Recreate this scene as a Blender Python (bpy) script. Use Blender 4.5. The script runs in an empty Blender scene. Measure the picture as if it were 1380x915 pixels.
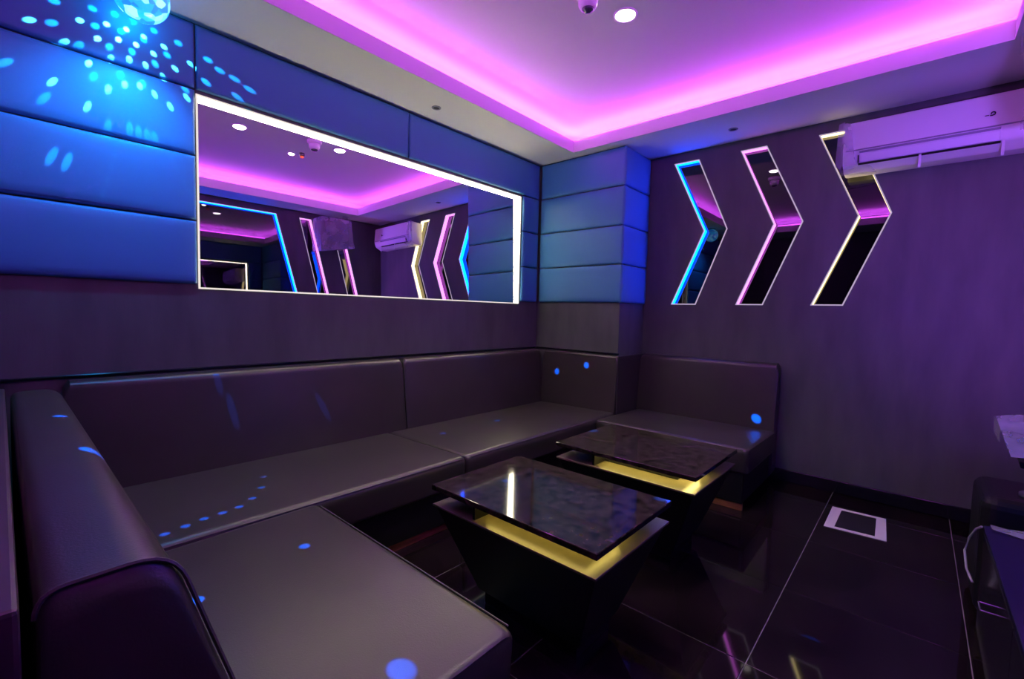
import bpy, bmesh, math, random
from mathutils import Vector, Matrix
from mathutils.geometry import tessellate_polygon

random.seed(7)
SC = bpy.context.scene
COL = SC.collection

# ------------------------------------------------------------------ camera, world, exposure
cam_d = bpy.data.cameras.new('camera')
cam = bpy.data.objects.new('camera', cam_d); COL.objects.link(cam)
yaw, pit, rol = math.radians(41.662), math.radians(-3.356), math.radians(1.410)
fw = Vector((math.cos(pit)*math.cos(yaw), math.cos(pit)*math.sin(yaw), math.sin(pit)))
rt = fw.cross(Vector((0, 0, 1))).normalized(); up = rt.cross(fw)
rt, up = rt*math.cos(rol)+up*math.sin(rol), up*math.cos(rol)-rt*math.sin(rol)
cam.matrix_world = Matrix(((rt.x, up.x, -fw.x, 0.0), (rt.y, up.y, -fw.y, 0.0), (rt.z, up.z, -fw.z, 1.2), (0, 0, 0, 1)))
cam_d.sensor_fit = 'HORIZONTAL'; cam_d.sensor_width = 36.0
cam_d.lens = 615.36*36.0/1380.0
cam_d.clip_start = 0.02
SC.camera = cam
w = bpy.data.worlds.new('world'); SC.world = w; w.use_nodes = True
w.node_tree.nodes['Background'].inputs[0].default_value = (0.02, 0.02, 0.03, 1)
w.node_tree.nodes['Background'].inputs[1].default_value = 0.05
SC.view_settings.view_transform = 'Standard'
SC.view_settings.look = 'None'
SC.view_settings.exposure = 0.0
SC.view_settings.gamma = 1.0
SC.view_settings.use_curve_mapping = False
SC.cycles.use_denoising = True
SC.cycles.max_bounces = 10
SC.cycles.diffuse_bounces = 4
SC.cycles.glossy_bounces = 6
SC.cycles.sample_clamp_indirect = 6.0
SC.cycles.caustics_reflective = False
SC.cycles.caustics_refractive = False

# light levels
COVE = 62.0
LED_MIRROR = 42.0
LED_BLUE = 30.0
LED_PINK = 4.5
LED_WARM = 4.0
DOWN_W = 39.0
BLUE_WASH = 46.0
PARTY_W = 200.0
DOT_K = 11.0

# ------------------------------------------------------------------ materials
MATS = {}
def mat(name, base=(0.5, 0.5, 0.5), rough=0.5, metal=0.0, emit=None, es=0.0, spec=0.5, coat=0.0,
        noise=None, bump=None, sheen=0.0):
    """noise = (scale, amount, (sx,sy,sz)) varies base; bump = (scale, strength, (sx,sy,sz))"""
    m = bpy.data.materials.new(name); m.use_nodes = True
    nt = m.node_tree; b = nt.nodes['Principled BSDF']
    b.inputs['Base Color'].default_value = (*base, 1)
    b.inputs['Roughness'].default_value = rough
    b.inputs['Metallic'].default_value = metal
    b.inputs['Specular IOR Level'].default_value = spec
    b.inputs['Coat Weight'].default_value = coat
    b.inputs['Coat Roughness'].default_value = 0.05
    if emit:
        b.inputs['Emission Color'].default_value = (*emit, 1)
        b.inputs['Emission Strength'].default_value = es
    tc = None
    if noise or bump:
        tc = nt.nodes.new('ShaderNodeTexCoord')
    if noise:
        mp = nt.nodes.new('ShaderNodeMapping'); mp.inputs['Scale'].default_value = noise[2]
        nt.links.new(tc.outputs['Object'], mp.inputs['Vector'])
        n = nt.nodes.new('ShaderNodeTexNoise'); n.inputs['Scale'].default_value = noise[0]
        n.inputs['Detail'].default_value = 6
        nt.links.new(mp.outputs['Vector'], n.inputs['Vector'])
        r = nt.nodes.new('ShaderNodeValToRGB')
        a = noise[1]
        r.color_ramp.elements[0].position = 0.3; r.color_ramp.elements[1].position = 0.7
        r.color_ramp.elements[0].color = (*[c*(1-a) for c in base], 1)
        r.color_ramp.elements[1].color = (*[min(1, c*(1+a)) for c in base], 1)
        nt.links.new(n.outputs['Fac'], r.inputs['Fac'])
        nt.links.new(r.outputs['Color'], b.inputs['Base Color'])
    if bump:
        mp = nt.nodes.new('ShaderNodeMapping'); mp.inputs['Scale'].default_value = bump[2]
        nt.links.new(tc.outputs['Object'], mp.inputs['Vector'])
        n = nt.nodes.new('ShaderNodeTexNoise'); n.inputs['Scale'].default_value = bump[0]
        n.inputs['Detail'].default_value = 4
        nt.links.new(mp.outputs['Vector'], n.inputs['Vector'])
        bp = nt.nodes.new('ShaderNodeBump'); bp.inputs['Strength'].default_value = bump[1]
        bp.inputs['Distance'].default_value = 0.002
        nt.links.new(n.outputs['Fac'], bp.inputs['Height'])
        nt.links.new(bp.outputs['Normal'], b.inputs['Normal'])
    MATS[name] = m
    return m

def led(name, color, strength):
    m = bpy.data.materials.new(name); m.use_nodes = True
    nt = m.node_tree
    for n in list(nt.nodes):
        if n.type != 'OUTPUT_MATERIAL': nt.nodes.remove(n)
    e = nt.nodes.new('ShaderNodeEmission')
    e.inputs[0].default_value = (*color, 1); e.inputs[1].default_value = strength
    nt.links.new(e.outputs[0], nt.nodes['Material Output'].inputs['Surface'])
    MATS[name] = m
    return m

def plastic_film(name, color, fac, rough=0.25):
    m = bpy.data.materials.new(name); m.use_nodes = True
    nt = m.node_tree; b = nt.nodes['Principled BSDF']
    b.inputs['Base Color'].default_value = (*color, 1); b.inputs['Roughness'].default_value = rough
    tr = nt.nodes.new('ShaderNodeBsdfTransparent'); mx = nt.nodes.new('ShaderNodeMixShader')
    n = nt.nodes.new('ShaderNodeTexNoise'); n.inputs['Scale'].default_value = 7; n.inputs['Detail'].default_value = 3
    tc = nt.nodes.new('ShaderNodeTexCoord'); nt.links.new(tc.outputs['Object'], n.inputs['Vector'])
    mr = nt.nodes.new('ShaderNodeMapRange'); mr.inputs[1].default_value = 0.3; mr.inputs[2].default_value = 0.7
    mr.inputs[3].default_value = fac*0.7; mr.inputs[4].default_value = min(1, fac*1.3)
    nt.links.new(n.outputs['Fac'], mr.inputs[0]); nt.links.new(mr.outputs[0], mx.inputs[0])
    bp = nt.nodes.new('ShaderNodeBump'); bp.inputs['Strength'].default_value = 0.6; bp.inputs['Distance'].default_value = 0.01
    nt.links.new(n.outputs['Fac'], bp.inputs['Height']); nt.links.new(bp.outputs['Normal'], b.inputs['Normal'])
    nt.links.new(tr.outputs[0], mx.inputs[1]); nt.links.new(b.outputs[0], mx.inputs[2])
    nt.links.new(mx.outputs[0], nt.nodes['Material Output'].inputs['Surface'])
    MATS[name] = m
    return m

mat('white_paint', (0.80, 0.79, 0.76), 0.75, bump=(60, 0.05, (1, 1, 1)))
mat('wallpaper', (0.092, 0.106, 0.092), 0.62, spec=0.4, noise=(9, 0.16, (1, 1, 0.25)), bump=(140, 0.25, (1, 1, 0.12)))
mat('dark_wall', (0.085, 0.075, 0.09), 0.65, spec=0.2, noise=(9, 0.16, (1, 1, 0.25)), bump=(140, 0.25, (1, 1, 0.12)))
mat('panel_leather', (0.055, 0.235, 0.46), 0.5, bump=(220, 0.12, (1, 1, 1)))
mat('sofa_leather', (0.040, 0.035, 0.030), 0.36, spec=0.5, noise=(4, 0.14, (1, 1, 1)), bump=(260, 0.22, (1, 1, 1)))
mat('piping_leather', (0.085, 0.074, 0.072), 0.4)
mat('black_vinyl', (0.007, 0.007, 0.008), 0.5, spec=0.2)
mat('kick_wood', (0.23, 0.085, 0.035), 0.4, noise=(8, 0.4, (1, 1, 8)))
mat('granite', (0.030, 0.023, 0.017), 0.06, spec=0.36, noise=(26, 0.85, (1, 1, 1)))
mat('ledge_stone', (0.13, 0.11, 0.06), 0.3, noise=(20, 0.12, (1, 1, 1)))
mat('table_black', (0.004, 0.004, 0.005), 0.5, spec=0.25)
mat('tile', (0.010, 0.006, 0.007), 0.05, spec=0.35, noise=(3.2, 0.65, (1, 1, 1)))
mat('grout', (0.22, 0.20, 0.20), 0.7)
mat('black_gloss', (0.010, 0.010, 0.014), 0.12)
mat('black_glass', (0.085, 0.08, 0.09), 0.015, metal=1.0)
mat('mirror', (0.90, 0.89, 0.92), 0.0, metal=1.0)
mat('ac_white', (0.80, 0.79, 0.80), 0.42)
mat('ac_grey', (0.30, 0.30, 0.33), 0.5)
mat('black_slot', (0.01, 0.01, 0.01), 0.6)
mat('chrome', (0.75, 0.75, 0.78), 0.12, metal=1.0)
mat('grey_metal', (0.10, 0.10, 0.11), 0.4, metal=0.6)
mat('masking_tape', (0.78, 0.72, 0.70), 0.65, bump=(90, 0.3, (1, 1, 1)))
mat('white_plastic', (0.78, 0.77, 0.78), 0.35)
mat('smoked_dome', (0.05, 0.06, 0.07), 0.08)
mat('red_lens', (0.5, 0.04, 0.02), 0.25, emit=(1.0, 0.12, 0.04), es=0.8)
mat('speaker_black', (0.015, 0.014, 0.016), 0.6, bump=(300, 0.5, (1, 1, 1)))
mat('navy_gloss', (0.008, 0.007, 0.030), 0.25, spec=0.3)
mat('wood_stain', (0.07, 0.045, 0.05), 0.4)
plastic_film('wrap_film', (0.72, 0.68, 0.78), 0.33)
plastic_film('wrap_film_dense', (0.60, 0.50, 0.72), 0.42)
led('cove_pink', (0.68, 0.072, 1.0), COVE)
led('mirror_led', (1.0, 0.90, 0.60), LED_MIRROR)
led('blue_led', (0.0003, 0.045, 1.0), LED_BLUE)
led('pink_led', (0.75, 0.13, 0.85), LED_PINK)
led('warm_led', (1.0, 0.80, 0.32), LED_WARM)
led('trim_glow', (0.80, 0.62, 0.90), 0.62)
led('trim_glow_mirror', (0.95, 0.86, 0.80), 0.95)
led('yellow_led', (1.0, 0.74, 0.16), 17.0)
led('yellow_led_bright', (1.0, 0.78, 0.22), 44.0)
led('downlight_glow', (1.0, 0.95, 0.84), 24.0)

# disco ball crystal: lit from inside, each facet a little different
m = bpy.data.materials.new('ball_crystal'); m.use_nodes = True
nt = m.node_tree; b = nt.nodes['Principled BSDF']
b.inputs['Base Color'].default_value = (0.2, 0.5, 0.7, 1); b.inputs['Roughness'].default_value = 0.06
tc = nt.nodes.new('ShaderNodeTexCoord'); v = nt.nodes.new('ShaderNodeTexVoronoi'); v.inputs['Scale'].default_value = 34
nt.links.new(tc.outputs['Object'], v.inputs['Vector'])
r = nt.nodes.new('ShaderNodeValToRGB')
r.color_ramp.elements[0].position = 0.15; r.color_ramp.elements[0].color = (0.0, 0.16, 0.75, 1)
r.color_ramp.elements[1].position = 0.95; r.color_ramp.elements[1].color = (0.30, 0.85, 1.0, 1)
e1 = r.color_ramp.elements.new(0.6); e1.color = (0.0, 0.42, 0.95, 1)
sx = nt.nodes.new('ShaderNodeSeparateColor')
nt.links.new(v.outputs['Color'], sx.inputs[0]); nt.links.new(sx.outputs[0], r.inputs['Fac'])
nt.links.new(r.outputs['Color'], b.inputs['Emission Color']); b.inputs['Emission Strength'].default_value = 1.6
MATS['ball_crystal'] = m

# ------------------------------------------------------------------ mesh helpers
ROOT_LOC = {}
def link(name, verts, faces, material, parent=None, smooth=False, loc=None, kind=None, label=None):
    """one mesh object; verts in world space; a child is stored relative to its root's base"""
    o_ = loc if loc is not None else (ROOT_LOC[parent.name] if parent is not None else Vector((0, 0, 0)))
    o_ = Vector(o_)
    me = bpy.data.meshes.new(name)
    me.from_pydata([Vector(p)-o_ for p in verts], [], faces)
    bm = bmesh.new(); bm.from_mesh(me)
    bmesh.ops.remove_doubles(bm, verts=bm.verts, dist=1e-6)
    bmesh.ops.recalc_face_normals(bm, faces=bm.faces)
    bm.to_mesh(me); bm.free()
    me.materials.append(MATS[material])
    if smooth:
        for p in me.polygons: p.use_smooth = True
    o = bpy.data.objects.new(name, me); COL.objects.link(o)
    if parent is not None:
        o.parent = parent
        ROOT_LOC[o.name] = o_
    else:
        o.location = o_
        ROOT_LOC[o.name] = o_
    if kind: o['kind'] = kind
    if label: o['label'] = label
    return o

def thing(name, loc, label, cat, group=None):
    o = bpy.data.objects.new(name, None); COL.objects.link(o)
    o.empty_display_size = 0.05
    o.location = loc; ROOT_LOC[o.name] = Vector(loc)
    o['label'] = label; o['category'] = cat
    if group: o['group'] = group
    return o

def tag(o, label, cat, group=None):
    o['label'] = label; o['category'] = cat
    if group: o['group'] = group
    return o

class G:
    """collects geometry in world space"""
    def __init__(s): s.v = []; s.f = []
    def add(s, vs, fs):
        n = len(s.v); s.v += [tuple(p) for p in vs]; s.f += [tuple(i+n for i in f) for f in fs]; return s
    def bm(s, bm):
        bm.verts.index_update()
        return s.add([v.co.copy() for v in bm.verts], [[v.index for v in f.verts] for f in bm.faces])
    def box(s, a, b, bev=0.0, seg=2):
        x0, x1 = sorted((a[0], b[0])); y0, y1 = sorted((a[1], b[1])); z0, z1 = sorted((a[2], b[2]))
        vs = [(x, y, z) for x in (x0, x1) for y in (y0, y1) for z in (z0, z1)]
        fs = [(0, 1, 3, 2), (4, 6, 7, 5), (0, 4, 5, 1), (2, 3, 7, 6), (0, 2, 6, 4), (1, 5, 7, 3)]
        if not bev: return s.add(vs, fs)
        bm = bmesh.new(); q = [bm.verts.new(p) for p in vs]
        for f in fs: bm.faces.new([q[i] for i in f])
        bmesh.ops.recalc_face_normals(bm, faces=bm.faces)
        bmesh.ops.bevel(bm, geom=list(bm.edges), offset=bev, segments=seg, profile=0.5, affect='EDGES')
        s.bm(bm); bm.free(); return s
    def hexa(s, p8, bev=0.0, seg=2):
        """p8: 4 bottom then 4 top, same winding"""
        fs = [(3, 2, 1, 0), (4, 5, 6, 7), (0, 1, 5, 4), (1, 2, 6, 5), (2, 3, 7, 6), (3, 0, 4, 7)]
        if not bev: return s.add(p8, fs)
        bm = bmesh.new(); q = [bm.verts.new(p) for p in p8]
        for f in fs: bm.faces.new([q[i] for i in f])
        bmesh.ops.recalc_face_normals(bm, faces=bm.faces)
        bmesh.ops.bevel(bm, geom=list(bm.edges), offset=bev, segments=seg, profile=0.5, affect='EDGES')
        s.bm(bm); bm.free(); return s
    def tube(s, pts, r, n=8, cap=True):
        pts = [Vector(p) for p in pts]; rings = []
        for i, p in enumerate(pts):
            d = (pts[min(i+1, len(pts)-1)]-pts[max(i-1, 0)]).normalized()
            a = d.cross(Vector((0, 0, 1)))
            if a.length < 1e-3: a = d.cross(Vector((1, 0, 0)))
            a.normalize(); b_ = d.cross(a)
            rings.append([p+(a*math.cos(t)+b_*math.sin(t))*r for t in [2*math.pi*k/n for k in range(n)]])
        vs = [q for rg in rings for q in rg]; fs = []
        for i in range(len(pts)-1):
            for k in range(n):
                fs.append((i*n+k, i*n+(k+1) % n, (i+1)*n+(k+1) % n, (i+1)*n+k))
        if cap: fs += [tuple(range(n)), tuple(range((len(pts)-1)*n, len(pts)*n))]
        return s.add(vs, fs)
    def lathe(s, c, prof, n=32):
        """prof: (r, z) list about the vertical axis through c"""
        vs = []; fs = []
        for r_, z in prof:
            for k in range(n):
                t = 2*math.pi*k/n; vs.append((c[0]+r_*math.cos(t), c[1]+r_*math.sin(t), c[2]+z))
        for i in range(len(prof)-1):
            for k in range(n):
                fs.append((i*n+k, i*n+(k+1) % n, (i+1)*n+(k+1) % n, (i+1)*n+k))
        if prof[0][0] > 1e-5: fs.append(tuple(range(n)))
        if prof[-1][0] > 1e-5: fs.append(tuple(range((len(prof)-1)*n, len(prof)*n)))
        return s.add(vs, fs)
    def pad(s, o, eu, ev, en, bulge=0.012, edge=0.02, nu=14, nv=10, depth=0.03):
        """upholstered pad: o corner, eu/ev edge vectors, en unit normal; thickness depth+bulge"""
        o, eu, ev, en = Vector(o), Vector(eu), Vector(ev), Vector(en).normalized()
        lu, lv = eu.length, ev.length
        def knots(L, n):
            a = [0, edge*0.12, edge*0.4, edge]
            m_ = [edge+(L-2*edge)*i/n for i in range(1, n)]
            return a+m_+[L-edge, L-edge*0.4, L-edge*0.12, L]
        U, V = knots(lu, nu), knots(lv, nv)
        def h(d):
            if d >= edge: return 1.0
            t = 1-d/edge; return math.sqrt(max(0, 1-t*t))
        vs = []; fs = []
        for u in U:
            for v_ in V:
                hh = h(min(u, lu-u))*h(min(v_, lv-v_))
                bl = (1-abs(2*u/lu-1)**4)*(1-abs(2*v_/lv-1)**4)
                vs.append(o+eu*(u/lu)+ev*(v_/lv)+en*(depth*(0.35+0.65*hh)+bulge*bl))
        nV = len(V)
        for i in range(len(U)-1):
            for j in range(nV-1):
                fs.append((i*nV+j, (i+1)*nV+j, (i+1)*nV+j+1, i*nV+j+1))
        s.add(vs, fs)
        # sides and back
        rim = [(i, 0) for i in range(len(U))]+[(len(U)-1, j) for j in range(1, nV)]+[(i, nV-1) for i in range(len(U)-2, -1, -1)]+[(0, j) for j in range(nV-2, 0, -1)]
        top = [vs[i*nV+j] for i, j in rim]
        bot = [o+eu*(U[i]/lu)+ev*(V[j]/lv) for i, j in rim]
        n = len(rim)
        s.add(top+bot, [(k, (k+1) % n, n+(k+1) % n, n+k) for k in range(n)]+[tuple(range(n, 2*n))])
        return s
    def extrude(s, prof, a, b, caps=True):
        """closed profile given as list of functions of t (0 at a,1 at b): prof = list of (pA, pB) world points"""
        n = len(prof)
        vs = [p[0] for p in prof]+[p[1] for p in prof]
        fs = [(k, (k+1) % n, n+(k+1) % n, n+k) for k in range(n)]
        if caps: fs += [tuple(range(n)), tuple(range(n, 2*n))]
        return s.add(vs, fs)
    def make(s, name, material, parent=None, **kw):
        return link(name, s.v, s.f, material, parent, **kw)

def round_poly(pts, radii, seg=5):
    """round the corners of a 2D polygon"""
    out = []; n = len(pts)
    for i in range(n):
        p = Vector(pts[i]); a = Vector(pts[i-1])-p; b_ = Vector(pts[(i+1) % n])-p
        r_ = radii[i] if isinstance(radii, (list, tuple)) else radii
        if r_ <= 0: out.append(tuple(p)); continue
        r_ = min(r_, a.length*0.48, b_.length*0.48)
        p0 = p+a.normalized()*r_; p1 = p+b_.normalized()*r_
        for k in range(seg+1):
            t = k/seg
            q = p0*(1-t)**2+p*2*t*(1-t)+p1*t*t
            out.append(tuple(q))
    return out

def offset_poly(pts, d):
    """miter offset of a simple 2D polygon, positive = outward"""
    n = len(pts)
    area = sum(pts[i][0]*pts[(i+1) % n][1]-pts[(i+1) % n][0]*pts[i][1] for i in range(n))
    sg = 1 if area > 0 else -1
    out = []
    for i in range(n):
        p0, p1, p2 = Vector(pts[i-1]), Vector(pts[i]), Vector(pts[(i+1) % n])
        d1 = (p1-p0).normalized(); d2 = (p2-p1).normalized()
        n1 = Vector((d1.y, -d1.x))*sg; n2 = Vector((d2.y, -d2.x))*sg
        mm = n1+n2; mm = mm/(mm.dot(n1)) if mm.length > 1e-6 else n1
        out.append(tuple(p1+mm*d))
    return out

def holed(outer, holes):
    """triangles filling a polygon with holes (2D)"""
    loops = [[Vector((p[0], p[1], 0)) for p in outer]]+[[Vector((p[0], p[1], 0)) for p in h] for h in holes]
    tris = tessellate_polygon(loops)
    return [p for l in loops for p in l], tris

# ------------------------------------------------------------------ room dimensions (metres)
K = 0.93
XB, YM, YF, XL = 3.86, 2.734, -0.60, -1.10      # wall planes: back (arrows), left (mirror), right (strips), front
HS, HL, HC = 2.576, 2.672, 2.79               # soffit, lip top, tray ceiling
PX, PY = 3.404, 1.846                          # pillar faces
TX0, TX1, TY0, TY1 = -0.45, 3.30, -0.265, 2.288  # ceiling tray
JZ = [1.302, 1.6205, 1.939, 2.2575, 2.572]     # panel joints
MX0, MX1, MZ0, MZ1 = 0.679, 3.143, 1.286, 2.238  # big mirror opening
GL = 0.0

# ------------------------------------------------------------------ chevrons / recess polygons
def chev(u_tl, w_, shift, zt, za, zb, u_bl=None):
    """arrow band: (u,z) list: top-left, top-right, apex-right, bottom-right, bottom-left, apex-left"""
    ub = u_tl if u_bl is None else u_bl
    return [(u_tl, zt), (u_tl+w_, zt), (u_tl+w_+shift, za), (ub+w_, zb), (ub, zb), (u_tl+shift, za)]
Z_T, Z_A, Z_B = 2.490, 1.907, 1.308
CH = []
for yl, yr, al, ar, bl, br in ((1.748, 1.534, 1.459, 1.270, 1.724, 1.507), (1.186, 0.998, 0.915, 0.718, 1.166, 0.966), (0.640, 0.440, 0.372, 0.190, 0.628, 0.432)):
    CH.append([(yl*K, Z_T), (yr*K, Z_T), (ar*K, Z_A), (br*K, Z_B), (bl*K, Z_B), (al*K, Z_A)])
# right wall: big hexagonal black glass and two narrow slanted strips, same slant
TRAP = [(1.20, 2.49), (2.36, 2.49), (2.66, 1.30), (2.40, 0.58), (1.20, 0.58)]
STR1 = [(2.655, 2.488), (2.805, 2.488), (3.085, 1.30), (2.83, 0.58), (2.68, 0.58), (2.93, 1.30)]
STR2 = [(x+0.435, z) for x, z in STR1]
RD = 0.052  # recess depth

# ------------------------------------------------------------------ structure
def wall_with_holes(name, outer, holes, to3, depth, material):
    g = G()
    pts, tris = holed(outer, holes)
    g.add([to3(p[0], p[1], 0) for p in pts], [tuple(t) for t in tris])
    # outer edge returns and a back sheet
    n = len(outer)
    a = [to3(p[0], p[1], 0) for p in outer]; b_ = [to3(p[0], p[1], depth) for p in outer]
    g.add(a+b_, [(k, (k+1) % n, n+(k+1) % n, n+k) for k in range(n)]+[tuple(range(n, 2*n))])
    return g.make(name, material, kind='structure')

to_back = lambda u, z, d: (XB+d, u, z)
to_right = lambda u, z, d: (u, YF-d, z)
to_left = lambda u, z, d: (u, YM+d, z)

wall_back = wall_with_holes('wall_back', [(YM+0.2, 0), (YF-0.2, 0), (YF-0.2, 2.95), (YM+0.2, 2.95)],
                            [offset_poly(c, 0.001) for c in CH], to_back, 0.14, 'wallpaper')
wall_right = wall_with_holes('wall_right', [(XL-0.1, 0), (XB, 0), (XB, 2.95), (XL-0.1, 2.95)],
                             [offset_poly(c, 0.001) for c in (TRAP, STR1, STR2)], to_right, 0.14, 'dark_wall')
wall_left = wall_with_holes('wall_left', [(XL-0.1, 0), (XB, 0), (XB, 2.95), (XL-0.1, 2.95)],
                            [offset_poly([(MX0, MZ0), (MX1, MZ0), (MX1, MZ1), (MX0, MZ1)], 0.001)], to_left, 0.22, 'wallpaper')
wall_front = G().box((XL-0.1, YF, 0), (XL, YM, 2.95)).make('wall_front', 'dark_wall', kind='structure')
wall_pillar = G().box((PX+0.012, PY+0.012, 0), (XB-0.001, YM-0.001, HS-0.001)).make('wall_pillar', 'wallpaper', kind='structure')

# upholstered panels on the left wall and the pillar (parts of those walls)
def wall_panel(parent, x0, x1, z0, z1, axis):
    g = 0.0035
    if axis == 'left':
        q = G().pad((x0+g, YM, z0+g), (x1-x0-2*g, 0, 0), (0, 0, z1-z0-2*g), (0, -1, 0), bulge=0.006, edge=0.016, depth=0.020)
    elif axis == 'pillar_face':
        q = G().pad((PX+0.012, x0+g, z0+g), (0, x1-x0-2*g, 0), (0, 0, z1-z0-2*g), (-1, 0, 0), bulge=0.006, edge=0.016, depth=0.020)
    else:
        q = G().pad((x0+g, PY+0.012, z0+g), (x1-x0-2*g, 0, 0), (0, 0, z1-z0-2*g), (0, -1, 0), bulge=0.006, edge=0.016, depth=0.020)
    q.make('upholstered_panel', 'panel_leather', parent, smooth=True)
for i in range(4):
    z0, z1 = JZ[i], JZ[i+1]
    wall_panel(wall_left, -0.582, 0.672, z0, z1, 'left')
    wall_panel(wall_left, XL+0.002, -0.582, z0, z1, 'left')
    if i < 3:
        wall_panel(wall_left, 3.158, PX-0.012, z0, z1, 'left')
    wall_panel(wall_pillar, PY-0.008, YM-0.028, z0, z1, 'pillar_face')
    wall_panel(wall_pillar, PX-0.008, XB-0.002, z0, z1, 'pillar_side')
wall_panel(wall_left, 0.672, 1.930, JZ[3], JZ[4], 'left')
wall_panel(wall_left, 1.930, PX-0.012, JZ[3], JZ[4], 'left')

# ceiling: dropped soffit with a raised tray, lip and lit cove
CW = 0.23
g = G()
pts, tris = holed([(XL, YF), (XB, YF), (XB, YM), (XL, YM)], [[(TX0, TY0), (TX1, TY0), (TX1, TY1), (TX0, TY1)]])
g.add([(p[0], p[1], HS) for p in pts], [tuple(t) for t in tris])
ceiling = g.make('ceiling', 'white_paint', kind='structure')
g = G()
lt = 0.018
g.box((TX0-lt, TY0-lt, HS+0.001), (TX1+lt, TY0, HL)); g.box((TX0-lt, TY1, HS+0.001), (TX1+lt, TY1+lt, HL))
g.box((TX0-lt, TY0, HS+0.001), (TX0, TY1, HL)); g.box((TX1, TY0, HS+0.001), (TX1+lt, TY1, HL))
g.make('cove_lip', 'white_paint', ceiling)
g = G()
a = [(TX0-CW, TY0-CW), (TX1+CW, TY0-CW), (TX1+CW, TY1+CW), (TX0-CW, TY1+CW)]
g.add([(x, y, HC) for x, y in a]+[(x, y, HS+0.002) for x, y in a], [(0, 1, 2, 3), (0, 4, 5, 1), (1, 5, 6, 2), (2, 6, 7, 3), (3, 7, 4, 0)])
o_ = g.make('tray_ceiling', 'white_paint', ceiling)
G().box((XL-0.1, YF-0.14, 2.95), (XB+0.14, YM+0.22, 3.0)).make('ceiling_slab', 'white_paint', ceiling)

# cove light tape, one run per side
cz = HL-0.003
for nm, a, b_ in (('along the mirror wall', (TX0, TY1+0.14, cz), (TX1+0.12, TY1+0.155, cz+0.032)),
                  ('along the arrow wall', (TX1+0.14, TY0, cz), (TX1+0.155, TY1+0.12, cz+0.032)),
                  ('along the right-hand wall', (TX0, TY0-0.155, cz), (TX1+0.12, TY0-0.14, cz+0.032)),
                  ('at the camera end of the room', (TX0-0.155, TY0, cz), (TX0-0.14, TY1+0.12, cz+0.032))):
    o = G().box(a, b_).make('cove_light_strip', 'cove_pink')
    tag(o, 'pink light strip hidden in the ceiling cove '+nm, 'light strip', 'pink light strips in the ceiling cove')
    # carried by a small ledge of the cove
for a, b_ in (((TX0-CW, TY1+lt, cz-0.012), (TX1+CW, TY1+0.17, cz)), ((TX0-CW, TY0-0.17, cz-0.012), (TX1+CW, TY0-lt, cz)),
              ((TX1+lt, TY0-lt, cz-0.012), (TX1+0.17, TY1+lt, cz)), ((TX0-0.17, TY0-lt, cz-0.012), (TX0-lt, TY1+lt, cz))):
    G().box(a, b_).make('cove_ledge', 'white_paint', ceiling)

# floor: tiles laid over a grout bed
floor = G().box((XL-0.1, YF-0.14, -0.06), (XB+0.14, YM+0.2, -0.0025)).make('floor', 'grout', kind='structure')
xs = [1.70+0.60*i for i in range(-6, 6)]; ys = [0.385+0.59*i for i in range(-3, 6)]
xs = sorted([XL]+[x for x in xs if XL+0.02 < x < XB-0.02]+[XB]); ys = sorted([YF]+[y for y in ys if YF+0.02 < y < YM-0.02]+[YM])
tile_mesh = {}
for i in range(len(xs)-1):
    for j in range(len(ys)-1):
        wx, wy = xs[i+1]-xs[i]-0.0035, ys[j+1]-ys[j]-0.0035
        key = (round(wx, 3), round(wy, 3))
        cx, cy = (xs[i]+xs[i+1])/2, (ys[j]+ys[j+1])/2
        if key not in tile_mesh:
            o = G().box((-wx/2, -wy/2, -0.0095), (wx/2, wy/2, 0.0), 0.0012, 1).make('floor_tile', 'tile', floor, loc=(0, 0, 0))
            tile_mesh[key] = o.data
        else:
            o = bpy.data.objects.new('floor_tile', tile_mesh[key]); COL.objects.link(o); o.parent = floor
        o.location = (cx, cy, random.uniform(-0.0003, 0.0))

G().box((XB-0.014, YF+0.001, 0.001), (XB, PY, 0.088), 0.003, 1).make('baseboard_back', 'black_gloss', kind='structure')
G().box((XL+0.001, YF, 0.001), (XB-0.015, YF+0.014, 0.088), 0.003, 1).make('baseboard_right', 'black_gloss', kind='structure')
# thin black trim on the wall just above the backrests
G().box((XL, YM-0.012, 0.872), (PX-0.001, YM, 0.884), 0.003, 1).make('trim_1', 'black_gloss', kind='structure')
G().box((PX, PY, 0.872), (PX+0.012, YM-0.013, 0.884), 0.003, 1).make('trim_2', 'black_gloss', kind='structure')

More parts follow.
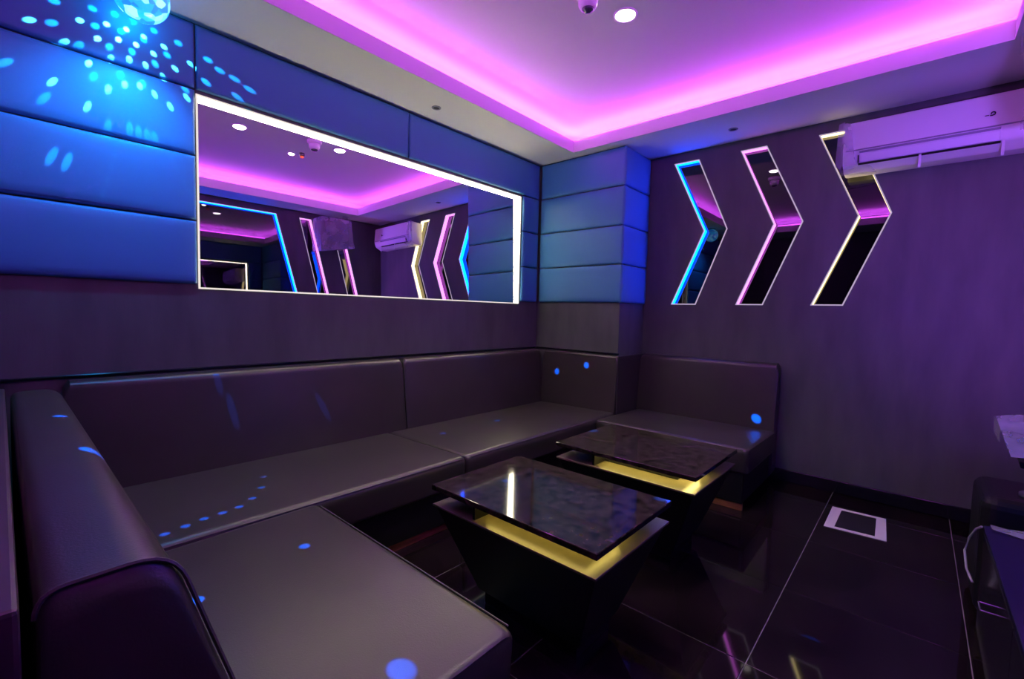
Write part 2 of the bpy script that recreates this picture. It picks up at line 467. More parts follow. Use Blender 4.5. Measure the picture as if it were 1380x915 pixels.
# ------------------------------------------------------------------ recessed mirrors with light strips
def recess(name, poly, to3, depth, led_mat, glass_mat, trim_mat, label, cat, group=None, split=None, seam_mat='black_gloss', trim_w=0.008, tilt=None, unlit=()):
    n = len(poly)
    c = (sum(p[0] for p in poly)/n, min(p[1] for p in poly))
    root = thing(name, to3(c[0], c[1], 0), label, cat, group)
    # glowing inner walls, one light strip
    g = G(); gu = G()
    inn = offset_poly(poly, -0.004)
    for k in range(n):
        a, b_ = poly[k], poly[(k+1) % n]; ai, bi = inn[k], inn[(k+1) % n]
        (gu if k in unlit else g).hexa([to3(*a, 0.002), to3(*b_, 0.002), to3(*bi, 0.002), to3(*ai, 0.002), to3(*a, depth-0.004), to3(*b_, depth-0.004), to3(*bi, depth-0.004), to3(*ai, depth-0.004)])
    g.make('light_strip', led_mat, root)
    if unlit: gu.make('side_return', 'ac_grey', root)
    # edge trim ring
    g = G(); out = offset_poly(poly, trim_w*0.5); ins = offset_poly(poly, -trim_w*0.5)
    for k in range(n):
        k2 = (k+1) % n
        g.hexa([to3(*out[k], 0.0), to3(*out[k2], 0.0), to3(*ins[k2], 0.0), to3(*ins[k], 0.0),
                to3(*out[k], -0.005), to3(*out[k2], -0.005), to3(*ins[k2], -0.005), to3(*ins[k], -0.005)])
    g.make('edge_trim', trim_mat, root)
    # panes
    panes = split if split else [poly]
    for pn in panes:
        m_ = len(pn); pi = offset_poly(pn, -0.0015)
        f = tilt if tilt else (lambda u, z: 0.0)
        g = G()
        a = [to3(p[0], p[1], depth+f(*p)) for p in pi]; b_ = [to3(p[0], p[1], depth+0.006+f(*p)) for p in pi]
        g.add(a+b_, [(k, (k+1) % m_, m_+(k+1) % m_, m_+k) for k in range(m_)]+[tuple(range(m_)), tuple(range(m_, 2*m_))])
        g.make('mirror_pane', glass_mat, root)
    return root

def halves(c):  # arrow split at its apex line
    return [[c[0], c[1], c[2], c[5]], [c[5], c[2], c[3], c[4]]]
recess('arrow_mirror', CH[0], to_back, RD, 'blue_led', 'black_glass', 'trim_glow',
       'black glass arrow recess edged in bright blue light, next to the pillar', 'mirror', 'lit arrow recesses on the back wall', split=halves(CH[0]))
recess('arrow_mirror', CH[1], to_back, RD, 'pink_led', 'black_glass', 'trim_glow',
       'black glass arrow recess edged in pink light, middle of the three arrows', 'mirror', 'lit arrow recesses on the back wall', split=halves(CH[1]))
recess('arrow_mirror', CH[2], to_back, RD, 'warm_led', 'black_glass', 'trim_glow',
       'black glass arrow recess edged in warm white light, partly behind the air conditioner', 'mirror', 'lit arrow recesses on the back wall', split=halves(CH[2]))
recess('glass_panel', TRAP, to_right, RD, 'blue_led', 'black_glass', 'trim_glow',
       'large black glass panel edged in blue light, reflected at the left of the wall mirror', 'mirror')
recess('slanted_mirror', STR1, to_right, RD, 'pink_led', 'black_glass', 'trim_glow',
       'slanted black glass strip edged in pink light, beside the blue-edged panel in the mirror', 'mirror', 'slanted glass strips on the right-hand wall', split=halves(STR1))
recess('slanted_mirror', STR2, to_right, RD, 'pink_led', 'black_glass', 'trim_glow',
       'slanted pink-edged black glass strip under the wrapped speaker, seen in the mirror', 'mirror', 'slanted glass strips on the right-hand wall', split=halves(STR2))
mp_ = [(MX0, MZ1), (MX1, MZ1), (MX1, MZ0), (MX0, MZ0)]
MTA, MTB = math.radians(0.95), math.radians(-0.05)
mtilt = lambda u, z: (math.tan(MTB)*(u-1.906)+math.tan(MTA)*(z-1.758))
recess('wall_mirror', mp_, to_left, 0.034, 'mirror_led', 'mirror', 'trim_glow_mirror',
       'long horizontal wall mirror edged with warm white light on the blue padded wall', 'mirror', tilt=mtilt, unlit=(3,))

# ------------------------------------------------------------------ sofa
def sofa_profile(face, y_or_x, pts, r_):
    return round_poly(pts, r_)

def run_x(prof, x0, x1):   # profile in (y,z) swept along x
    return [((x0, p[0], p[1]), (x1, p[0], p[1])) for p in prof]
def run_y(prof, y0, y1):   # profile in (x,z) swept along y
    return [((p[0], y0, p[1]), (p[0], y1, p[1])) for p in prof]

ZS = 0.40
def seat_x(root, x0, x1, yf, yb, zb=0.385):
    pr = round_poly([(yf+0.006, 0.235), (yf, ZS), (yb, zb), (yb, 0.235)], [0.02, 0.045, 0.01, 0.01], 6)
    G().extrude(run_x(pr, x0, x1), 0, 1).make('seat_cushion', 'sofa_leather', root, smooth=False)
def seam_line(root, pts, r_=0.0035):
    G().tube(pts, r_, 6).make('piping', 'piping_leather', root)

# (a) the left arm section, running towards the camera
r1 = thing('sofa_section', (0.45, 1.6, 0), 'dark leather sofa section nearest the camera, running out from the mirror wall', 'sofa', 'leather sofa sections')
pr = round_poly([(0.22, 0.235), (0.22, 0.392), (0.862, ZS), (0.850, 0.235)], [0.01, 0.01, 0.045, 0.02], 6)
ya, yb_ = 0.725, 1.812
def loop(y, ins):  # shrink profile a little at the ends for a soft edge
    c = (0.54, 0.317)
    return [((c[0]+(p[0]-c[0])*(1-ins[0])), y, (c[1]+(p[1]-c[1])*(1-ins[1]))) for p in pr]
def lofted(name, mat_, root, loops):
    n = len(loops[0]); g = G(); vs = [p for l in loops for p in l]; fs = []
    for i in range(len(loops)-1):
        for k in range(n): fs.append((i*n+k, i*n+(k+1) % n, (i+1)*n+(k+1) % n, (i+1)*n+k))
    fs += [tuple(range(n)), tuple(range((len(loops)-1)*n, len(loops)*n))]
    return g.add(vs, fs).make(name, mat_, root, smooth=False)
def auto_smooth(o, ang=40):
    for p in o.data.polygons: p.use_smooth = True
    bm = bmesh.new(); bm.from_mesh(o.data)
    for e in bm.edges:
        if len(e.link_faces) == 2 and e.calc_face_angle(0) > math.radians(ang): e.smooth = False
    bm.to_mesh(o.data); bm.free()
    return o
def soft_ends(prof3, a0, a1, mk, c, ed=0.03):
    """loops of a profile with rounded ends along the sweep axis"""
    L = []
    for d, s_ in ((0.0, 0.10), (0.006, 0.05), (0.016, 0.018), (ed, 0.0)):
        L.append([mk(a0+d*(1 if a1 > a0 else -1), (c[0]+(p[0]-c[0])*(1-s_*0.45), c[1]+(p[1]-c[1])*(1-s_))) for p in prof3])
    for d, s_ in ((ed, 0.0), (0.016, 0.018), (0.006, 0.05), (0.0, 0.10)):
        L.append([mk(a1-d*(1 if a1 > a0 else -1), (c[0]+(p[0]-c[0])*(1-s_*0.45), c[1]+(p[1]-c[1])*(1-s_))) for p in prof3])
    return L
mky = lambda y, p: (p[0], y, p[1])
mkx = lambda x, p: (x, p[0], p[1])
auto_smooth(lofted('seat_cushion', 'sofa_leather', r1, soft_ends(pr, ya, yb_, mky, (0.54, 0.32))))
bk = round_poly([(0.012, 0.16), (0.018, 0.852), (0.150, 0.856), (0.292, 0.392), (0.292, 0.16)], [0.01, 0.03, 0.05, 0.02, 0.01], 6)
auto_smooth(lofted('backrest', 'sofa_leather', r1, soft_ends(bk, 0.745, 2.575, mky, (0.10, 0.5), 0.02)))
# stitched edge round the end of the backrest
seam_line(r1, [(p[0]+(0.004 if p[0] > 0.1 else 0), 0.762, p[1]+0.001) for p in bk if p[1] > 0.40][::-1])
seam_line(r1, [(0.855, y, ZS-0.010) for y in (0.75, 1.2, 1.79)], 0.0025)
G().box((0.05, 0.765, 0.001), (0.825, 1.80, 0.234), 0.004, 1).make('base', 'black_vinyl', r1)
G().box((-0.098, 0.745, 0.001), (0.006, 2.70, 0.850), 0.006, 2).make('back_board', 'wood_stain', r1, label='dark wooden board behind the backrest')

# (b) long section under the mirror, left half
r2 = thing('sofa_section', (1.0, 2.2, 0), 'dark leather sofa section under the left half of the mirror', 'sofa', 'leather sofa sections')
prx = round_poly([(1.835, 0.235), (1.822, ZS), (2.60, 0.385), (2.60, 0.235)], [0.02, 0.045, 0.01, 0.01], 6)
auto_smooth(lofted('seat_cushion', 'sofa_leather', r2, soft_ends(prx, 0.294, 1.702, mkx, (2.2, 0.32))))
bx_ = round_poly([(2.585, 0.375), (2.642, 0.862), (2.724, 0.866), (2.726, 0.20), (2.585, 0.20)], [0.02, 0.035, 0.01, 0.0, 0.0], 6)
auto_smooth(lofted('backrest', 'sofa_leather', r2, soft_ends(bx_, 0.17, 1.842, mkx, (2.69, 0.5), 0.02)))
G().box((0.30, 1.865, 0.045), (1.70, 2.58, 0.234), 0.004, 1).make('base', 'black_vinyl', r2)
G().box((0.24, 1.88, 0.001), (1.70, 1.90, 0.044)).make('kick_plate', 'kick_wood', r2, label='brown wooden kick plate')
seam_line(r2, [(x, 1.830, ZS-0.010) for x in (0.27, 1.0, 1.68)], 0.0025)
# (c) right half with the pads on the pillar
r3 = thing('sofa_section', (2.5, 2.2, 0), 'dark leather sofa section under the right half of the mirror, reaching the pillar', 'sofa', 'leather sofa sections')
auto_smooth(lofted('seat_cushion', 'sofa_leather', r3, soft_ends(prx, 1.708, 3.372, mkx, (2.2, 0.32))))
auto_smooth(lofted('backrest', 'sofa_leather', r3, soft_ends(bx_, 1.850, 3.385, mkx, (2.69, 0.5), 0.02)))
pf = round_poly([(3.335, 0.375), (3.368, 0.862), (3.408, 0.866), (3.408, 0.20), (3.335, 0.20)], [0.02, 0.025, 0.008, 0.0, 0.0], 6)
auto_smooth(lofted('pillar_pad', 'sofa_leather', r3, soft_ends(pf, 1.832, 2.60, mky, (3.39, 0.5), 0.015)))
G().box((3.372, 1.826, 0.30), (3.855, 1.852, 0.866), 0.008, 2).make('pillar_side_pad', 'sofa_leather', r3)
G().box((1.71, 1.865, 0.045), (3.36, 2.58, 0.234), 0.004, 1).make('base', 'black_vinyl', r3)
G().box((1.71, 1.88, 0.001), (3.03, 1.90, 0.044)).make('kick_plate', 'kick_wood', r3, label='brown wooden kick plate')
seam_line(r3, [(x, 1.830, ZS-0.010) for x in (1.74, 2.4, 3.0)], 0.0025)
# (d) short section against the arrow wall
r4 = thing('sofa_section', (3.4, 1.3, 0), 'short dark leather sofa section against the arrow wall, beside the pillar', 'sofa', 'leather sofa sections')
prd = round_poly([(3.030, 0.235), (3.012, ZS), (3.74, 0.385), (3.74, 0.235)], [0.02, 0.045, 0.01, 0.01], 6)
auto_smooth(lofted('seat_cushion', 'sofa_leather', r4, soft_ends(prd, 0.735, 1.812, mky, (3.4, 0.32))))
bd = round_poly([(3.715, 0.375), (3.762, 0.868), (3.840, 0.874), (3.845, 0.045), (3.715, 0.045)], [0.02, 0.035, 0.01, 0.0, 0.0], 6)
auto_smooth(lofted('backrest', 'sofa_leather', r4, soft_ends(bd, 0.745, 1.822, mky, (3.79, 0.5), 0.02)))
seam_line(r4, [(p[0]-0.002, 0.762, p[1]+0.001) for p in bd if p[1] > 0.40][::-1], 0.003)
seam_line(r4, [(3.020, y, ZS-0.010) for y in (0.76, 1.2, 1.80)], 0.0025)
G().box((3.040, 0.760, 0.045), (3.70, 1.81, 0.234), 0.004, 1).make('base', 'black_vinyl', r4)
G().box((3.045, 0.760, 0.001), (3.065, 1.81, 0.044)).make('kick_plate', 'kick_wood', r4, label='brown wooden kick plate')

# ------------------------------------------------------------------ tables
def table(x0, x1, y0, y1, label, led_mat='yellow_led'):
    t = thing('coffee_table', ((x0+x1)/2, (y0+y1)/2, 0), label, 'table', 'black coffee tables')
    G().box((x0, y0, 0.478), (x1, y1, 0.500), 0.003, 2).make('table_top', 'granite', t)
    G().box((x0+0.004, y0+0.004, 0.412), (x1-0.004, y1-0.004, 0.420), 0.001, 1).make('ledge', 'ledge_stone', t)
    ins, low = 0.012, 0.14
    a = [(x0+low, y0+low, 0.06), (x1-low, y0+low, 0.06), (x1-low, y1-low, 0.06), (x0+low, y1-low, 0.06),
         (x0+ins, y0+ins, 0.411), (x1-ins, y0+ins, 0.411), (x1-ins, y1-ins, 0.411), (x0+ins, y1-ins, 0.411)]
    G().hexa(a, 0.004, 1).make('base', 'table_black', t)
    G().box((x0+low+0.02, y0+low+0.02, 0.001), (x1-low-0.02, y1-low-0.02, 0.0595)).make('plinth', 'table_black', t)
    xc0, xc1, yc0, yc1 = x0+0.13, x1-0.13, y0+0.13, y1-0.235
    G().box((xc0, yc0, 0.4205), (xc1, yc1, 0.4775)).make('core', 'table_black', t)
    # dark block added in the gap near the left end to stop the light
    G().box((x0+0.02, yc1, 0.4205), (xc1, yc1+0.012, 0.4775)).make('added_light_stop', 'table_black', t)
    g = G()
    g.box((x0+0.085, y0+0.085, 0.4725), (x0+0.095, yc1-0.002, 0.4775))
    g.box((x0+0.0955, y0+0.085, 0.4725), (x0+0.300, y0+0.095, 0.4775))
    g.make('light_strip', led_mat, t)
    return t
table(1.145, 1.685, 0.665, 1.435, 'black granite coffee table nearest the camera, yellow light under its top')
table(2.010, 2.615, 0.690, 1.450, 'black granite coffee table farther from the camera, yellow light under its top', 'yellow_led_bright')

# ------------------------------------------------------------------ air conditioner
ac = thing('air_conditioner', (3.70, 0.0, 2.16), 'white split air conditioner with torn plastic wrap, high on the arrow wall', 'air conditioner')
pr = round_poly([(XB-0.008, 2.165), (XB-0.008, 2.452), (3.668, 2.468), (3.648, 2.268), (3.672, 2.205), (3.745, 2.165)], [0, 0.008, 0.02, 0.03, 0.015, 0.012], 4)
lp = []
for y, s_ in ((0.432, 0.04), (0.428, 0.012), (0.42, 0.0), (-0.42, 0.0), (-0.428, 0.012), (-0.432, 0.04)):
    lp.append([(p[0], y, 2.31+(p[1]-2.31)*(1-s_)) if p[0] > 3.845 else (3.86-(3.86-p[0])*(1-s_), y, 2.31+(p[1]-2.31)*(1-s_)) for p in pr])
auto_smooth(lofted('body', 'ac_white', ac, lp), 30)
G().box((XB-0.0078, -0.30, 2.20), (XB-0.0005, 0.16, 2.42)).make('mounting_plate', 'ac_grey', ac)
G().box((3.640, -0.400, 2.280), (3.653, 0.415, 2.285)).make('panel_line', 'ac_grey', ac)
# air outlet: vane on the chamfer and dark slot under it
G().hexa([(3.648, -0.27, 2.262), (3.648, 0.345, 2.262), (3.654, 0.345, 2.262), (3.654, -0.27, 2.262),
          (3.642, -0.27, 2.272), (3.642, 0.345, 2.272), (3.652, 0.345, 2.272), (3.652, -0.27, 2.272)]).make('vane_top_edge', 'ac_grey', ac)
G().hexa([(3.663, -0.27, 2.207), (3.663, 0.345, 2.207), (3.672, 0.345, 2.207), (3.672, -0.27, 2.207),
          (3.644, -0.27, 2.254), (3.644, 0.345, 2.254), (3.654, 0.345, 2.254), (3.654, -0.27, 2.254)], 0.002, 1).make('vane', 'ac_white', ac)
G().hexa([(3.676, -0.275, 2.193), (3.676, 0.35, 2.193), (3.684, 0.35, 2.197), (3.684, -0.275, 2.197),
          (3.664, -0.275, 2.202), (3.664, 0.35, 2.202), (3.674, 0.35, 2.206), (3.674, -0.275, 2.206)]).make('outlet_slot', 'black_slot', ac)
G().hexa([(3.646, 0.348, 2.206), (3.646, 0.352, 2.206), (3.672, 0.352, 2.206), (3.672, 0.348, 2.206),
          (3.640, 0.348, 2.248), (3.640, 0.352, 2.248), (3.660, 0.352, 2.248), (3.660, 0.348, 2.248)]).make('slot_end', 'black_slot', ac)
# badge: a small dark printed ring and dash
g = G()
for k in range(14):
    t0 = -0.4+2*math.pi*0.82*k/14; t1 = -0.4+2*math.pi*0.82*(k+1)/14; c = (-0.236, 2.354)
    q = [(c[0]+r_*math.cos(t), c[1]+r_*math.sin(t)) for t, r_ in ((t0, 0.006), (t1, 0.006), (t1, 0.0105), (t0, 0.0105))]
    g.hexa([(3.6495, p[0], p[1]) for p in q]+[(3.654, p[0], p[1]) for p in q])
g.box((3.6495, -0.236, 2.342), (3.654, -0.224, 2.347)); g.box((3.6495, -0.220, 2.346), (3.654, -0.204, 2.349))
g.make('badge', 'black_slot', ac, label='small dark emblem')
for y in (0.055, -0.285):
    G().box((3.668, y-0.006, 2.125), (3.672, y+0.006, 2.205)).make('tape_tab', 'white_plastic', ac, label='strip of tape hanging from the outlet')
# plastic wrap left on the end nearest the pillar
rng = random.Random(3)
def film(corners, nu, nv, amp, name, root, label=None, mat_='wrap_film'):
    """wrinkled sheet from 4 corners"""
    c0, c1, c2, c3 = [Vector(c) for c in corners]
    nrm = (c1-c0).cross(c3-c0).normalized()
    vs = []; fs = []
    for i in range(nu+1):
        for j in range(nv+1):
            u, v_ = i/nu, j/nv
            p = c0*(1-u)*(1-v_)+c1*u*(1-v_)+c2*u*v_+c3*(1-u)*v_
            vs.append(p+nrm*rng.uniform(-amp, amp))
    for i in range(nu):
        for j in range(nv):
            a = i*(nv+1)+j; fs.append((a, a+nv+1, a+nv+2, a+1))
    return link(name, vs, fs, mat_, root, label=label, smooth=True)
film([(3.66, 0.436, 2.17), (3.66, 0.470, 2.20), (3.66, 0.462, 2.47), (3.655, 0.430, 2.475)], 3, 8, 0.005, 'plastic_wrap', ac, 'loose clear plastic wrap')
film([(3.640, 0.30, 2.185), (3.645, 0.445, 2.165), (3.72, 0.450, 2.150), (3.74, 0.26, 2.155)], 6, 4, 0.006, 'plastic_wrap', ac, 'loose clear plastic wrap')
film([(3.640, 0.36, 2.19), (3.640, 0.438, 2.19), (3.640, 0.438, 2.46), (3.640, 0.40, 2.46)], 3, 8, 0.003, 'plastic_wrap', ac, 'loose clear plastic wrap')

# ------------------------------------------------------------------ ceiling fixtures
def downlight(x, y, z, label, r_=0.05, power=DOWN_W):
    t = thing('downlight', (x, y, z), label, 'light', 'ceiling downlights')
    G().lathe((x, y, z), [(r_+0.012, 0.0), (r_+0.010, -0.006), (r_, -0.006), (r_, 0.0)], 28).make('rim', 'white_plastic', t, smooth=True)
    G().lathe((x, y, z), [(r_-0.001, -0.004), (r_*0.85, -0.011), (r_*0.5, -0.015), (0.0, -0.016)], 24).make('lens', 'downlight_glow', t)
    ld = bpy.data.lights.new('downlight_beam', 'SPOT'); ld.energy = power; ld.color = (1.0, 0.90, 0.76)
    ld.spot_size = math.radians(110); ld.spot_blend = 0.9; ld.shadow_soft_size = 0.035
    lo = bpy.data.objects.new('downlight_beam', ld); COL.objects.link(lo); lo.location = (0, 0, -0.03); lo.parent = t
downlight(2.25, 1.255, HC, 'round glowing ceiling downlight near the middle of the pink-lit tray')
downlight(1.41, 1.13, HC, 'round glowing downlight at the left of the mirror reflection, above the near table')
downlight(1.97, 0.82, HC, 'small round glowing downlight beside the red lamp in the mirror', 0.028, DOWN_W*0.7)
t = thing('smoke_detector', (1.975, 1.31, HC), 'white dome detector with a dark eye on the tray ceiling beside the downlight', 'detector')
G().lathe((1.975, 1.31, HC), [(0.062, 0.0), (0.063, -0.022), (0.054, -0.034), (0.047, -0.038)], 28).make('housing', 'white_plastic', t, smooth=True)
G().lathe((1.975, 1.31, HC), [(0.048, -0.036), (0.047, -0.066), (0.038, -0.082), (0.031, -0.086)], 24).make('collar', 'white_plastic', t, smooth=True)
G().lathe((1.975, 1.31, HC), [(0.031, -0.085), (0.026, -0.094), (0.013, -0.100), (0.0, -0.101)], 20).make('dome', 'smoked_dome', t, smooth=True)
t = thing('alarm_lamp', (2.04, 0.90, HC), 'small dark ceiling fitting with a red lens, seen in the mirror', 'lamp')
G().lathe((2.04, 0.90, HC), [(0.026, 0.0), (0.026, -0.02), (0.020, -0.03)], 20).make('housing', 'grey_metal', t, smooth=True)
G().lathe((2.04, 0.90, HC), [(0.019, -0.028), (0.016, -0.044), (0.0, -0.050)], 18).make('lens', 'red_lens', t, smooth=True)
def soffit_spot(x, y, label):
    t = thing('ceiling_fitting', (x, y, HS), label, 'ceiling fitting', 'small dark soffit fittings')
    G().lathe((x, y, HS), [(0.032, 0.0), (0.031, -0.004), (0.022, -0.005), (0.022, -0.001)], 26).make('rim', 'ac_grey', t, smooth=True)
    G().lathe((x, y, HS), [(0.0215, -0.002), (0.010, -0.003), (0.0, -0.003)], 20).make('insert', 'black_slot', t)
soffit_spot(2.012, 2.529, 'small dark round fitting in the soffit above the mirror')
soffit_spot(3.601, 1.095, 'small dark round fitting in the soffit above the arrows')

# ------------------------------------------------------------------ disco ball and its beams
BC = Vector((0.428, 2.49, 2.474)); BR = 0.098
t = thing('disco_ball', tuple(BC+Vector((0, 0, BR))), 'glowing blue crystal disco ball under the soffit at the top left', 'disco ball')
bm = bmesh.new(); bmesh.ops.create_icosphere(bm, subdivisions=4, radius=BR)
for v_ in bm.verts: v_.co += BC
gb = G().bm(bm); bm.free()
gb.make('globe', 'ball_crystal', t)
G().lathe(BC, [(0.055, 0.101), (0.055, 0.092), (0.040, 0.085), (0.0, 0.080)], 24).make('mount', 'grey_metal', t, smooth=True)
def beam(target, size, energy, color, blend=0.7):
    p = Vector(target); d = (p-BC).normalized(); src = BC+d*(BR+0.006)
    ld = bpy.data.lights.new('disco_beam', 'SPOT')
    dist = (p-src).length
    ld.spot_size = 2*math.atan(size/dist); ld.spot_blend = blend; ld.shadow_soft_size = 0.001
    ld.energy = energy*dist*dist*DOT_K; ld.color = color
    lo = bpy.data.objects.new('disco_beam', ld); COL.objects.link(lo)
    lo.location = src-(BC+Vector((0, 0, BR))); lo.rotation_euler = (-d).to_track_quat('Z', 'Y').to_euler()
    lo.parent = t
YD = 2.708
DOT_B = [(0.260,2.383), (0.345,2.408), (0.411,2.417), (0.472,2.413), (0.314,2.334), (0.383,2.361), (0.444,2.366), (0.545,2.403), (0.506,2.354), (0.358,2.276), (0.419,2.294), (0.476,2.294), (0.585,2.323), (0.646,2.371), (0.285,2.221), (0.345,2.135), (0.401,2.177), (0.454,2.192), (0.507,2.175), (0.629,2.209), (0.565,2.142), (0.276,2.038), (0.171,2.099), (0.114,2.316), (0.215,2.279), (0.538,2.270)]
DOT_D = [(0.301,2.451), (0.373,2.463), (0.436,2.461), (0.509,2.457), (0.599,2.444), (0.176,2.334), (0.308,2.383), (0.393,2.400), (0.471,2.400), (0.353,2.317), (0.429,2.330), (0.556,2.371), (0.511,2.313), (0.298,2.170), (0.388,2.215), (0.465,2.206), (0.146,2.026), (0.162,1.799), (0.207,1.788), (0.708,2.310), (0.718,2.418), (0.846,2.287), (0.040,2.121), (0.415,1.990), (0.446,1.985), (0.477,1.980), (0.505,1.978), (0.341,1.977), (0.258,2.285), (0.184,2.423), (0.622,2.247), (0.837,2.371), (0.769,2.387), (0.908,2.343)]
for x, z in DOT_B: beam((x, YD, z), 0.0125, 75, (0.25, 0.85, 1.0))
for x, z in DOT_D: beam((x, YD, z), 0.0150, 30, (0.0, 0.50, 1.0))
for x, z in [(0.364,1.862), (0.349,1.801), (0.333,1.741), (0.317,1.681), (0.566,1.906), (0.586,1.860), (0.612,1.815), (0.633,1.768)]:
    beam((x, YD, z), 0.010, 4, (0.0, 0.45, 1.0), 1.0)
for p, s_, e in (((0.339, 1.435, 0.40), 0.016, 70), ((0.816, 2.289, 0.40), 0.012, 14), ((0.757, 2.151, 0.40), 0.012, 20), ((0.686, 2.048, 0.40), 0.012, 24),
                 ((0.618, 1.992, 0.40), 0.012, 26), ((0.556, 1.977, 0.40), 0.012, 28), ((0.492, 1.968, 0.40), 0.012, 28), ((0.429, 1.946, 0.40), 0.012, 28),
                 ((0.364, 1.925, 0.40), 0.012, 28), ((0.663, 1.504, 0.40), 0.020, 70), ((0.577, 0.823, 0.40), 0.035, 60), ((2.463, 2.321, 0.39), 0.020, 70),
                 ((1.937, 2.316, 0.39), 0.018, 45), ((0.112, 1.925, 0.84), 0.020, 70), ((0.139, 1.456, 0.83), 0.030, 90), ((3.35, 2.431, 0.682), 0.020, 80), ((3.36, 2.125, 0.764), 0.022, 90),
                 ((3.73, 0.861, 0.454), 0.028, 110), ((1.674, 0.70, 0.50), 0.016, 60), ((1.389, 1.245, 0.50), 0.016, 60), ((2.368, 1.43, 0.50), 0.014, 60),
                 ((0.793, 2.62, 0.633), 0.022, 18), ((0.733, 2.64, 0.792), 0.02, 14), ((1.312, 2.62, 0.508), 0.022, 22)):
    beam(p, s_, e*(2.2 if s_ < 0.013 else 1.3), (0.0, 0.10, 1.0))
# the ball's overall wash of blue
ld = bpy.data.lights.new('disco_wash', 'SPOT'); ld.energy = BLUE_WASH; ld.color = (0.0, 0.31, 0.88)
ld.spot_size = math.radians(128); ld.spot_blend = 1.0; ld.shadow_soft_size = 0.03
lo = bpy.data.objects.new('disco_wash', ld); COL.objects.link(lo); lo.parent = t
wp = BC+Vector((0, -0.06, -BR-0.02)); wd = (Vector((0.30, 2.73, 1.45))-wp).normalized()
lo.location = wp-(BC+Vector((0, 0, BR))); lo.rotation_euler = (-wd).to_track_quat('Z', 'Y').to_euler()

ld = bpy.data.lights.new('disco_wash', 'SPOT'); ld.energy = 3.2; ld.color = (0.0, 0.31, 0.88)
ld.spot_size = math.radians(165); ld.spot_blend = 1.0; ld.shadow_soft_size = 0.04
lo = bpy.data.objects.new('disco_wash', ld); COL.objects.link(lo); lo.parent = t
lo.location = Vector((-0.01, 0.106, -BR-0.01)); lo.rotation_euler = (math.radians(90), 0, 0)

# violet party lamp on the right-hand wall, out of the frame, washing the arrow wall and the air conditioner
pc = Vector((0.95, YF+0.11, 1.42))
t = thing('party_lamp', (0.95, YF, 1.42), 'small black can lamp on the right-hand wall, throwing violet light across the room', 'lamp')
pd = (Vector((3.86, -0.55, 1.70))-pc).normalized()
G().box((0.91, YF+0.0005, 1.37), (0.99, YF+0.012, 1.47), 0.004, 1).make('wall_plate', 'grey_metal', t)
G().tube([(0.95, YF+0.012, 1.42), tuple(pc)], 0.012, 12).make('arm', 'grey_metal', t)
G().tube([pc-pd*0.06, pc+pd*0.06], 0.04, 20, cap=False).make('can', 'grey_metal', t)
ld = bpy.data.lights.new('party_beam', 'SPOT'); ld.energy = PARTY_W; ld.color = (0.30, 0.10, 1.0)
ld.spot_size = math.radians(62); ld.spot_blend = 1.0; ld.shadow_soft_size = 0.035
lo = bpy.data.objects.new('party_beam', ld); COL.objects.link(lo); lo.parent = t
lo.location = pc+pd*0.07-Vector((0.95, YF, 1.42)); lo.rotation_euler = (-pd).to_track_quat('Z', 'Y').to_euler()

# ------------------------------------------------------------------ taped floor box
t = thing('floor_box', (3.36, 0.21, 0), 'rectangular dark floor box outlined in white masking tape on the tiles', 'floor box')
OUT = [(3.547, 0.351), (3.559, 0.084), (3.195, 0.066), (3.173, 0.350)]
INN = [(3.444, 0.316), (3.456, 0.131), (3.239, 0.119), (3.229, 0.306)]
INN = [(3.515, 0.300), (3.525, 0.128), (3.222, 0.118), (3.205, 0.303)]
G().hexa([(x, y, 0.0012) for x, y in INN]+[(x, y, 0.0022) for x, y in INN]).make('lid', 'black_slot', t)
for k in range(4):
    k2 = (k+1) % 4
    q = [OUT[k], OUT[k2], INN[k2], INN[k]]
    G().hexa([(x, y, 0.0004) for x, y in q]+[(x, y, 0.0030+0.0002*k) for x, y in q]).make('tape_strip', 'masking_tape', t)

# ------------------------------------------------------------------ right-hand side furniture
t = thing('media_console', (1.85, -0.40, 0), 'low black console with a glossy dark blue top at the right edge of the picture', 'console')
yc = -0.222
G().box((1.25, -0.585, 0.05), (2.425, yc-0.006, 0.432), 0.006, 2).make('cabinet', 'black_gloss', t)
G().box((1.24, -0.585, 0.433), (2.43, yc, 0.450), 0.003, 2).make('top', 'navy_gloss', t, label='glossy dark blue top')
for x0, x1 in ((1.26, 1.70), (1.706, 2.415)):
    d = G().box((x0, yc-0.006, 0.060), (x1, yc-0.001, 0.425), 0.002, 1).make('door', 'black_gloss', t)
    xm = (x0+x1)/2
    g = G().tube([(xm-0.03, yc-0.002, 0.30), (xm-0.03, yc+0.026, 0.30), (xm+0.03, yc+0.026, 0.30), (xm+0.03, yc-0.002, 0.30)], 0.0035, 8)
    g.make('handle', 'chrome', d)
for x in (1.32, 2.36):
    for y in (-0.54, -0.27):
        G().box((x-0.02, y-0.02, 0.0005), (x+0.02, y+0.02, 0.0495)).make('foot', 'chrome', t, label='chrome foot')
film([(2.30, -0.58, 0.456), (2.44, -0.58, 0.458), (2.435, -0.24, 0.456), (2.38, -0.24, 0.456)], 3, 8, 0.004, 'plastic_wrap', t, 'crumpled clear plastic on the far end of the top')
o = G().tube([(2.40, -0.215, 0.452), (2.43, -0.205, 0.43), (2.46, -0.19, 0.38), (2.45, -0.18, 0.33), (2.40, -0.185, 0.28), (2.36, -0.20, 0.25)], 0.004, 8).make('cable', 'ac_grey')
tag(o, 'pale cable hanging over the corner of the black console', 'cable')
t = thing('subwoofer', (2.82, -0.40, 0), 'black box with rounded corners behind the low console, on the floor', 'speaker')
G().box((2.62, -0.585, 0.012), (3.02, -0.2275, 0.509), 0.045, 4).make('cabinet', 'black_vinyl', t)
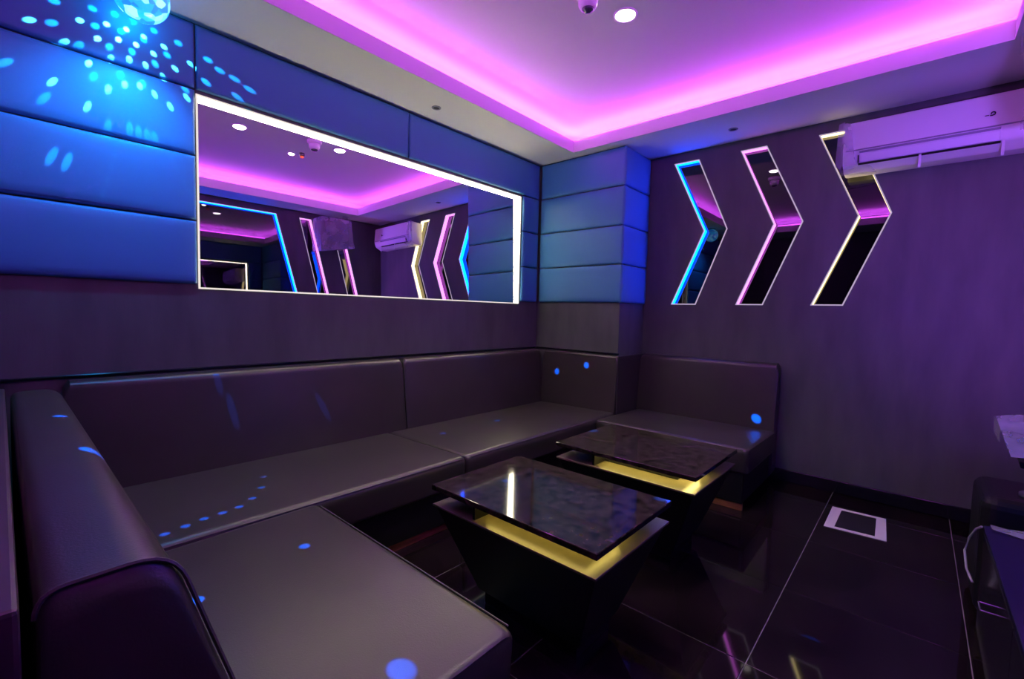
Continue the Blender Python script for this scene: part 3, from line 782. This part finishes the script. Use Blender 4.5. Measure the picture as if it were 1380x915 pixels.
for x in (2.68, 2.96):
    for y in (-0.53, -0.29): G().box((x-0.02, y-0.02, 0.0005), (x+0.02, y+0.02, 0.0125)).make('foot', 'black_vinyl', t)
# touch screen on a stand, still in its protective plastic
t = thing('touch_screen', (2.75, -0.42, 0.51), 'plastic-wrapped tilted screen on a stand on the black box, at the right edge', 'screen')
A0, A1, A2, A3 = Vector((2.80, -0.262, 0.818)), Vector((2.66, -0.575, 0.855)), Vector((2.36, -0.575, 0.74)), Vector((2.42, -0.275, 0.72))
nn = (A1-A0).cross(A3-A0).normalized()
if nn.z < 0: nn = -nn
sh = lambda P, s_: (A0+A1+A2+A3)/4*s_+P*(1-s_)
G().hexa([tuple(sh(P, 0.12)-nn*0.05) for P in (A0, A1, A2, A3)]+[tuple(sh(P, 0.12)-nn*0.022) for P in (A0, A1, A2, A3)], 0.004, 2).make('screen_panel', 'black_gloss', t)
cc = (A0+A1+A2+A3)/4
G().tube([(2.70, -0.45, 0.520), (2.68, -0.45, 0.62), cc-nn*0.045], 0.016, 10).make('post', 'grey_metal', t)
G().lathe((2.74, -0.43, 0.5095), [(0.09, 0.0), (0.09, 0.010), (0.05, 0.014), (0.0, 0.014)], 24).make('stand_base', 'grey_metal', t, smooth=True)
film([A0, A1, A2, A3], 9, 9, 0.012, 'plastic_wrap', t, 'clear plastic wrap', 'wrap_film_dense')
film([A0, A0+(A3-A0)*0.40, A0+(A3-A0)*0.36+Vector((0, 0, -0.055)), A0+Vector((-0.02, 0.0, -0.065))], 4, 3, 0.003, 'plastic_wrap', t, 'hanging flap of clear plastic')

# wall speaker in plastic wrap, high in the corner (seen in the mirror)
t = thing('wall_speaker', (3.03, -0.45, 2.04), 'black speaker in clear plastic wrap, high on the right-hand wall, seen in the mirror', 'speaker')
G().box((2.87, -0.58, 2.12), (3.20, -0.335, 2.46), 0.012, 2).make('cabinet', 'speaker_black', t)
G().box((2.885, -0.338, 2.135), (3.185, -0.328, 2.445), 0.006, 1).make('grille', 'black_slot', t)
G().box((2.98, -0.599, 2.20), (3.10, -0.58, 2.38)).make('bracket', 'grey_metal', t)
s0 = [(2.80, -0.315, 2.045), (3.27, -0.315, 2.13), (3.225, -0.315, 2.50), (2.81, -0.315, 2.50)]
s1 = [(2.815, -0.585, 2.06), (3.26, -0.585, 2.14), (3.22, -0.585, 2.50), (2.82, -0.585, 2.50)]
film(s0, 9, 9, 0.014, 'plastic_wrap', t, 'clear plastic wrap')
for k in range(4):
    k2 = (k+1) % 4
    film([s0[k], s0[k2], s1[k2], s1[k]], 8, 4, 0.008, 'plastic_wrap', t, 'clear plastic wrap')
film([(3.16, -0.275, 2.54), (3.235, -0.28, 2.47), (3.22, -0.40, 2.50), (3.12, -0.42, 2.555)], 4, 4, 0.006, 'plastic_wrap', t, 'gathered end of the plastic wrap')
